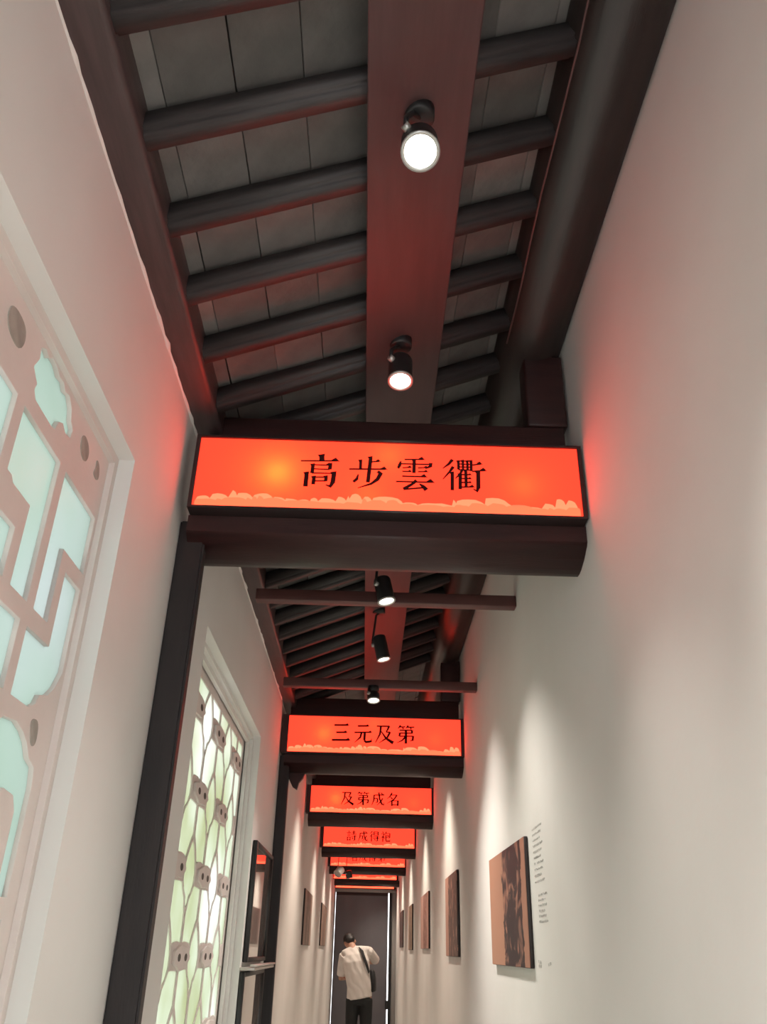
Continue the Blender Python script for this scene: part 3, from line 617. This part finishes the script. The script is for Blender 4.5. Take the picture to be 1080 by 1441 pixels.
spot((0.060, 1.960, 2.935), (0.0, -0.20, -1), 0.036, 0.10, 'lit spotlight right above the nearest red sign', SPOT_W * .55, G, cone=1.25)
spot((0.056, 3.255, 2.757), (0.22, -0.10, -1), 0.037, 0.115, 'black spotlight in front of the first cross bar', SPOT_W * .38, G, cone=1.6)
spot((0.064, 4.20, 2.807), (0.24, -0.02, -1), 0.036, 0.135, 'black spotlight with side arm between the two cross bars', SPOT_W * .38, G, cone=1.6, side=-1)
spot((0.018, 4.70, 2.722), (0.05, -0.22, -1), 0.036, 0.05, 'small lit spotlight just above the second red sign', SPOT_W * .7, G, cone=1.7, stem_to=2.795)
spot((0.075, 0.800, 2.93), (0.0, -0.35, -1), 0.040, 0.085, 'spotlight cut off by the top edge of the picture', SPOT_W * 1.4, G, cone=1.7)
k = 0
for y in (6.6, 7.4, 9.2, 10.2, 12.1, 12.9, 14.7, 15.4, 16.85):
    k += 1; sx = 1 if k % 2 else -1
    spot((0.06, y, 2.90), (0.26 * sx, 0, -1), 0.036, 0.11, 'black ceiling spotlight in the bays hidden behind the hanging signs', SPOT_W * 0.66, 'spotlights in the far bays', cone=1.6, tint=(1.0, 0.85, 0.69))
spot((-0.41, 13.2, 2.43), (-0.5, -0.6, -0.7), 0.06, 0.12, 'pale grey lamp hanging at the left end of the fifth sign', 0, 'grey lamps at the fifth sign', 'lens_dim', shell='grey', stem_to=roof_z(-0.36) + 0.12)
spot((-0.235, 13.4, 2.40), (0.2, 0.3, -1), 0.05, 0.10, 'darker grey lamp hanging beside the pale one at the fifth sign', 0, 'grey lamps at the fifth sign', 'lens_dim', shell='black', stem_to=roof_z(-0.25) + 0.12)

# ------------------------------------------------------------------ pictures and captions
def picture(y0, y1, z0, z1, side, m, label, group, thick=0.016):
    x = XR if side > 0 else XL
    e = empty('picture_panel', (x, (y0 + y1) / 2, z0)); tag(e, label, 'picture', group)
    xa, xb = (x - thick, x - 0.002) if side > 0 else (x + 0.002, x + thick)
    box('backing_board', xa, xb, y0, y1, z0, z1, M['frame'], e, 0.002, 1)
    xf = xa - 0.0025 if side > 0 else xb
    o = box('print', xf, xf + 0.0025, y0 + .002, y1 - .002, z0 + .002, z1 - .002, m, e, base=(xf, (y0 + y1) / 2, (z0 + z1) / 2))
    o['label'] = 'warm brown photographic print'
gR = 'picture panels on the right wall'
picture(3.36, 4.33, 1.405, 1.85, 1, picture_mat('print_relief', (0.40, 0.195, 0.135), (0.46, 0.235, 0.155), (0.030, 0.017, 0.020), -0.15, 0.24, 0, 1.3), 'largest brown picture panel, nearest on the right wall, with dark carved figures', gR)
picture(5.90, 6.74, 1.425, 1.935, 1, picture_mat('print_dark', (0.42, 0.22, 0.17), (0.50, 0.28, 0.22), (0.10, 0.055, 0.045), -0.12, 0.30, 0, 4.1), 'second picture panel along the right wall, half dark brown and half pink', gR)
picture(8.55, 9.70, 1.475, 1.96, 1, picture_mat('print_pink', (0.52, 0.28, 0.22), (0.50, 0.30, 0.25), (0.24, 0.11, 0.09), -0.1, 0.25, 0, 7.7), 'third picture panel along the right wall, pinkish brown', gR)
picture(11.45, 12.35, 1.465, 1.98, 1, picture_mat('print_tan', (0.38, 0.26, 0.18), (0.42, 0.30, 0.22), (0.16, 0.10, 0.07), 0.0, 0.3, 0, 9.2), 'fourth picture panel along the right wall, dull tan', gR)
picture(14.2, 15.3, 1.50, 2.015, 1, picture_mat('print_black', (0.16, 0.09, 0.08), (0.20, 0.11, 0.10), (0.05, 0.03, 0.03), 0.0, 0.4, 0, 2.2), 'farthest thin dark picture panel on the right wall', gR)
gL = 'picture panels on the far left wall'
picture(8.65, 9.85, 1.48, 1.96, -1, picture_mat('print_grey', (0.30, 0.22, 0.18), (0.36, 0.27, 0.22), (0.14, 0.10, 0.08), 0.0, 0.35, 0, 5.5), 'nearer grey brown picture panel on the far left wall', gL)
picture(12.2, 13.7, 1.49, 2.0, -1, picture_mat('print_umber', (0.30, 0.20, 0.15), (0.38, 0.26, 0.19), (0.16, 0.10, 0.08), 0.0, 0.35, 0, 3.3), 'farther brown picture panel on the left wall near the end door', gL)
def caption(y_top, cols, z0, label):
    bm = bmesh.new(); rr = random.Random(int(z0 * 1000))
    for (y, z, n, w_, s) in cols:
        for k in range(n):
            if rr.random() < .12: continue
            yy = y - k * s * 1.25 * 1.0; 
            for q in range(3):
                a = rr.uniform(-.5, .2) * s; b = rr.uniform(-.5, .3) * s
                if rr.random() < .5: add_box(bm, -.0012, 0, yy + a, yy + a + s * .8, z + b, z + b + s * .16)
                else: add_box(bm, -.0012, 0, yy + a, yy + a + s * .2, z + b, z + b + s * .7)
    o = link('wall_caption', bm_mesh(bm, 'wall_caption'), M['capt'], None, (XR - .0004, 0, 0)); tag(o, label, 'caption', kind='stuff'); return o
cols = [(3.26, 1.86 - 0.020 * i, 24 - (i * 3) % 9, 0, 0.006) for i in range(10)]
caption(0, cols, 1.66, 'upper block of small grey lettering beside the nearest picture')
caption(0, [(3.22, 1.635 - 0.017 * i, 22 - (i * 5) % 8, 0, 0.006) for i in range(6)], 1.53, 'lower block of small grey lettering beside the nearest picture')
caption(0, [(3.28, 1.425 - 0.013 * i, 5, 0, 0.009) for i in range(2)] + [(3.12, 1.42, 5, 0, 0.010)], 1.40, 'short grey title line at the lower corner of the nearest picture')

# ------------------------------------------------------------------ framed glass panels on the left wall
def glazed(y0, y1, z0, z1, label, d=0.026):
    e = empty('glazed_panel', (XL, (y0 + y1) / 2, z0)); tag(e, label, 'glass panel', 'framed glass panels past the second window')
    t = 0.03; xa, xb = XL + 0.002, XL + d
    box('frame_stile', xa, xb, y0, y0 + t, z0, z1, M['black'], e, .003, 1); box('frame_stile', xa, xb, y1 - t, y1, z0, z1, M['black'], e, .003, 1)
    box('frame_rail', xa, xb, y0 + t, y1 - t, z1 - t * .7, z1, M['black'], e, .003, 1); box('frame_rail', xa, xb, y0 + t, y1 - t, z0, z0 + t * .7, M['black'], e, .003, 1)
    box('glass', xa, xa + 0.012, y0 + t, y1 - t, z0 + t * .7, z1 - t * .7, M['dglass'], e)
glazed(4.52, 5.36, 1.385, 1.935, 'upper black framed glass panel reflecting a red sign on the left wall')
glazed(4.46, 5.36, 0.75, 1.345, 'lower black framed glass panel under the metal ledge on the left wall')
e = box('metal_ledge', XL + .002, XL + 0.075, 4.44, 5.37, 1.352, 1.366, M['ledge'], None, .004); tag(e, 'narrow pale metal ledge between the two framed glass panels', 'ledge')
box('ledge_lip', XL + .05, XL + 0.082, 4.44, 5.37, 1.368, 1.378, M['ledge'], e, .004)

# ------------------------------------------------------------------ end of the corridor
d1 = empty('door_1', (-0.08, YE, 0)); tag(d1, 'dark grey door closing the far end of the corridor', 'door', kind='structure')
box('door_leaf', -0.553, 0.463, YE, YE + 0.05, 0.0, 2.44, M['door'], d1, .004)
box('door_lintel', XL, XR, YE - 0.02, YE + 0.10, 2.44, 2.50, M['doorframe'], d1, .004)
box('door_head_rail', -0.553, 0.463, YE - 0.01, YE + 0.04, 2.385, 2.438, M['timber'], d1, .004)
box('door_jamb', XL, -0.56, YE - 0.03, YE + 0.08, 0, 2.44, M['doorframe'], d1, .004)
box('door_jamb', 0.485, 0.535, YE - 0.02, YE + 0.08, 0, 2.44, M['black'], d1, .004)
box('door_side_panel', 0.535, XR, YE, YE + 0.08, 0, 2.44, M['doorframe'], d1, .004)
box('door_latch', 0.435, 0.50, YE - 0.03, YE, 0.50, 0.64, M['black'], d1, .004)

# ------------------------------------------------------------------ person
def loft(bm, rings, n=16):
    """rings: (centre, rx, ry, axis) - elliptical sections; rx along world X-ish, ry along the other"""
    prev = None; first = None
    for (c, rx, ry, ax) in rings:
        ax = Vector(ax).normalized(); c = Vector(c)
        a = Vector((1, 0, 0)); a = (a - ax * a.dot(ax))
        if a.length < .2: a = Vector((0, 0, 1)) - ax * ax.z
        a.normalize(); b = ax.cross(a)
        cur = [bm.verts.new(c + a * (rx * math.cos(2 * math.pi * i / n)) + b * (ry * math.sin(2 * math.pi * i / n))) for i in range(n)]
        if prev:
            for i in range(n): bm.faces.new((prev[i], prev[(i + 1) % n], cur[(i + 1) % n], cur[i]))
        else: bm.faces.new(cur[::-1])
        prev = cur
    bm.faces.new(prev)
def limb(bm, pts, rad, n=12):
    pts = [Vector(p) for p in pts]; rg = []
    for i, p in enumerate(pts):
        d = pts[min(i + 1, len(pts) - 1)] - pts[max(i - 1, 0)]
        rg.append((p, rad[i], rad[i], d))
    loft(bm, rg, n)
def fused(name, bm, m, parent, voxel, smooth=4):
    me = bm_mesh(bm, name); tmp = bpy.data.objects.new(name, me); COL.objects.link(tmp)
    md = tmp.modifiers.new('r', 'REMESH'); md.mode = 'VOXEL'; md.voxel_size = voxel
    ms = tmp.modifiers.new('s', 'SMOOTH'); ms.factor = 0.5; ms.iterations = smooth
    dg = bpy.context.evaluated_depsgraph_get(); dg.update()
    out = bpy.data.meshes.new_from_object(tmp.evaluated_get(dg)); bpy.data.objects.remove(tmp); bpy.data.meshes.remove(me)
    out.name = name; out.materials.clear(); out.materials.append(m)
    for p in out.polygons: p.use_smooth = True
    o = link(name, out, None, parent); return o
PX, PY = -0.03, 13.0
pe = empty('person', (PX, PY, 0)); tag(pe, 'person in white t-shirt and black trousers seen from behind, head bent', 'person')
# local coordinates: x right, y away from the viewer, z up
sh_l, sh_r = Vector((-0.235, 0.06, 1.375)), Vector((0.115, 0.06, 1.43))
el_l, ha_l = Vector((-0.262, 0.13, 1.10)), Vector((-0.12, 0.33, 1.12))
el_r, ha_r = Vector((0.225, 0.24, 1.315)), Vector((0.03, 0.42, 1.30))
neck, headc = Vector((-0.105, 0.09, 1.455)), Vector((-0.160, 0.19, 1.545))
bm = bmesh.new()
loft(bm, [((0, 0, .86), .15, .105, (0, 0, 1)), ((0, 0, .98), .155, .11, (-.05, 0, 1)), ((-.03, .0, 1.15), .145, .105, (-.1, .05, 1)), ((-.06, .02, 1.32), .165, .11, (-.12, .1, 1)), ((-.075, .05, 1.40), .12, .08, (-.2, .3, 1)), (neck, .06, .06, (-.3, .5, 1))])
limb(bm, [neck - Vector((-.02, .03, .05)), neck + Vector((-.02, .03, .04)), headc - Vector((0, .0, .03))], [.062, .055, .05])
# head: skull, jaw, nose, ears
up = (headc - neck).normalized(); fw_ = Vector((-.15, .85, -.5)).normalized(); fw_ = (fw_ - up * fw_.dot(up)).normalized(); sd_ = fw_.cross(up)
def head_pt(a, b, c): return headc + sd_ * a + fw_ * b + up * c
def blob(bm, c, ra, rb, rc, n=14):
    g = bmesh.ops.create_icosphere(bm, subdivisions=3, radius=1)
    for vtx in g['verts']: vtx.co = Vector(c) + sd_ * (vtx.co.x * ra) + fw_ * (vtx.co.y * rb) + up * (vtx.co.z * rc)
blob(bm, head_pt(0, 0, .02), .078, .095, .092); blob(bm, head_pt(0, .045, -.06), .052, .05, .055); blob(bm, head_pt(0, .10, -.015), .014, .02, .024)
for s in (-1, 1): blob(bm, head_pt(.078 * s, -.005, -.01), .010, .02, .032)
# arms and hands
for (s_, e_, h_, sx) in ((sh_l, el_l, ha_l, -1), (sh_r, el_r, ha_r, 1)):
    limb(bm, [s_, (s_ + e_) / 2, e_, e_ * .5 + h_ * .5, h_], [.052, .048, .040, .037, .027])
    d = (h_ - e_).normalized(); palm = h_ + d * .05; side_ = d.cross(Vector((0, 0, 1))).normalized(); dn = side_.cross(d)
    limb(bm, [h_, palm, palm + d * .04], [.027, .036, .032])
    for q in range(4):
        b0 = palm + d * .035 + dn * ((q - 1.5) * .019); ln_ = (.075, .085, .08, .062)[q]
        limb(bm, [b0, b0 + d * ln_ * .5 + side_ * .012 * sx, b0 + d * ln_ * .8 - side_ * .02 * -sx], [.0095, .009, .0075], 8)
    b0 = palm - d * .02 + dn * .032
    limb(bm, [b0, b0 + dn * .03 + d * .02, b0 + dn * .04 + d * .05], [.012, .0105, .009], 8)
for s in (-1, 1):
    hx = .085 * s
    limb(bm, [(hx, 0, .90), (hx * 1.1, .02, .50), (hx * 1.15, -.01, .12), (hx * 1.15, -.01, .04)], [.085, .06, .04, .042])
body = fused('body', bm, M['skin'], pe, 0.0075, 3)
bm = bmesh.new()
loft(bm, [((.0, 0, .865), .178, .128, (-0.17, 0, 1)), ((-.0, 0, 1.0), .172, .128, (-.05, 0, 1)), ((-.035, -.005, 1.15), .172, .125, (-.1, .05, 1)), ((-.06, .015, 1.30), .190, .128, (-.12, .1, 1)), ((-.07, .035, 1.38), .165, .10, (-.15, .2, 1)), ((-.095, .07, 1.43), .085, .075, (-.25, .4, 1)), ((-.10, .085, 1.452), .064, .064, (-.3, .5, 1))])
limb(bm, [neck + Vector((.0, 0, -.01)), (neck + sh_l) / 2 + Vector((0, 0, .0)), sh_l], [.058, .064, .070])
limb(bm, [neck + Vector((.0, 0, -.01)), (neck + sh_r) / 2 + Vector((0, 0, .0)), sh_r], [.058, .064, .070])
limb(bm, [sh_l + Vector((.07, 0, .0)), sh_l, sh_l * .5 + el_l * .5, sh_l * .1 + el_l * .9], [.075, .072, .070, .066])
limb(bm, [sh_r - Vector((.07, 0, .0)), sh_r, sh_r * .5 + el_r * .5, sh_r * .08 + el_r * .92], [.075, .072, .068, .064])
fused('tshirt', bm, M['shirt'], pe, 0.010, 6)
bm = bmesh.new()
loft(bm, [((0, 0, .80), .168, .118, (0, 0, 1)), ((0, 0, .93), .165, .115, (0, 0, 1)), ((0, 0, .97), .160, .11, (0, 0, 1))])
for s in (-1, 1): limb(bm, [(.085 * s, 0, .86), (.095 * s, .01, .65), (.10 * s, .02, .45), (.10 * s, -.005, .10)], [.10, .086, .074, .066])
fused('trousers', bm, M['trouser'], pe, 0.012, 5)
bm = bmesh.new(); blob(bm, head_pt(0, -.012, .038), .084, .096, .084); blob(bm, head_pt(0, -.052, -.005), .072, .05, .058)
fused('hair', bm, M['hair'], pe, 0.008, 3)
for s in (-1, 1):
    bm = bmesh.new(); loft(bm, [((.10 * s, -.09, .035), .03, .03, (0, 1, 0)), ((.10 * s, -.03, .05), .043, .048, (0, 1, 0)), ((.10 * s, .08, .04), .045, .038, (0, 1, 0)), ((.10 * s, .17, .028), .03, .024, (0, 1, 0))], 14)
    fused('shoe', bm, M['shoe'], pe, 0.008, 3)
# shoulder bag: strap over the right shoulder, bag at the right hip
be = empty('shoulder_bag', (PX + .15, PY + .02, .95)); tag(be, 'black shoulder bag slung at the right side of the person', 'bag')
bm = bmesh.new()
rg = [((.205, .06, .945), .025, .10, (0, 0, 1)), ((.212, .06, .965), .046, .125, (0, 0, 1)), ((.212, .06, 1.09), .046, .125, (0, 0, 1)), ((.200, .06, 1.19), .04, .11, (0, 0, 1)), ((.19, .06, 1.215), .02, .09, (0, 0, 1))]
loft(bm, rg, 20)
for vv in bm.verts: vv.co -= Vector((.18, .02, .95))
link('bag_body', bm_mesh(bm, 'bag_body', True), M['bag'], be)
bm = bmesh.new(); prev = None
sp = [(.155, -.06, 1.18), (.115, -.115, 1.28), (.075, -.105, 1.37), (.045, -.06, 1.445), (.02, .0, 1.475), (.03, .08, 1.46), (.07, .145, 1.38), (.13, .15, 1.20)]
for i, p in enumerate(sp):
    p = Vector(p); d = (Vector(sp[min(i + 1, 7)]) - Vector(sp[max(i - 1, 0)])).normalized()
    nrm = (p - Vector((-.02, .03, p.z - .05))).normalized(); wv = d.cross(nrm).normalized() * .022; nn = nrm * .004
    q = [bm.verts.new(p + a - Vector((.18, .02, .95))) for a in (wv + nn, -wv + nn, -wv - nn, wv - nn)]
    if prev:
        for j in range(4): bm.faces.new((prev[j], prev[(j + 1) % 4], q[(j + 1) % 4], q[j]))
    else: bm.faces.new(q[::-1])
    prev = q
bm.faces.new(prev)
link('strap', bm_mesh(bm, 'strap', False), M['bag'], be)
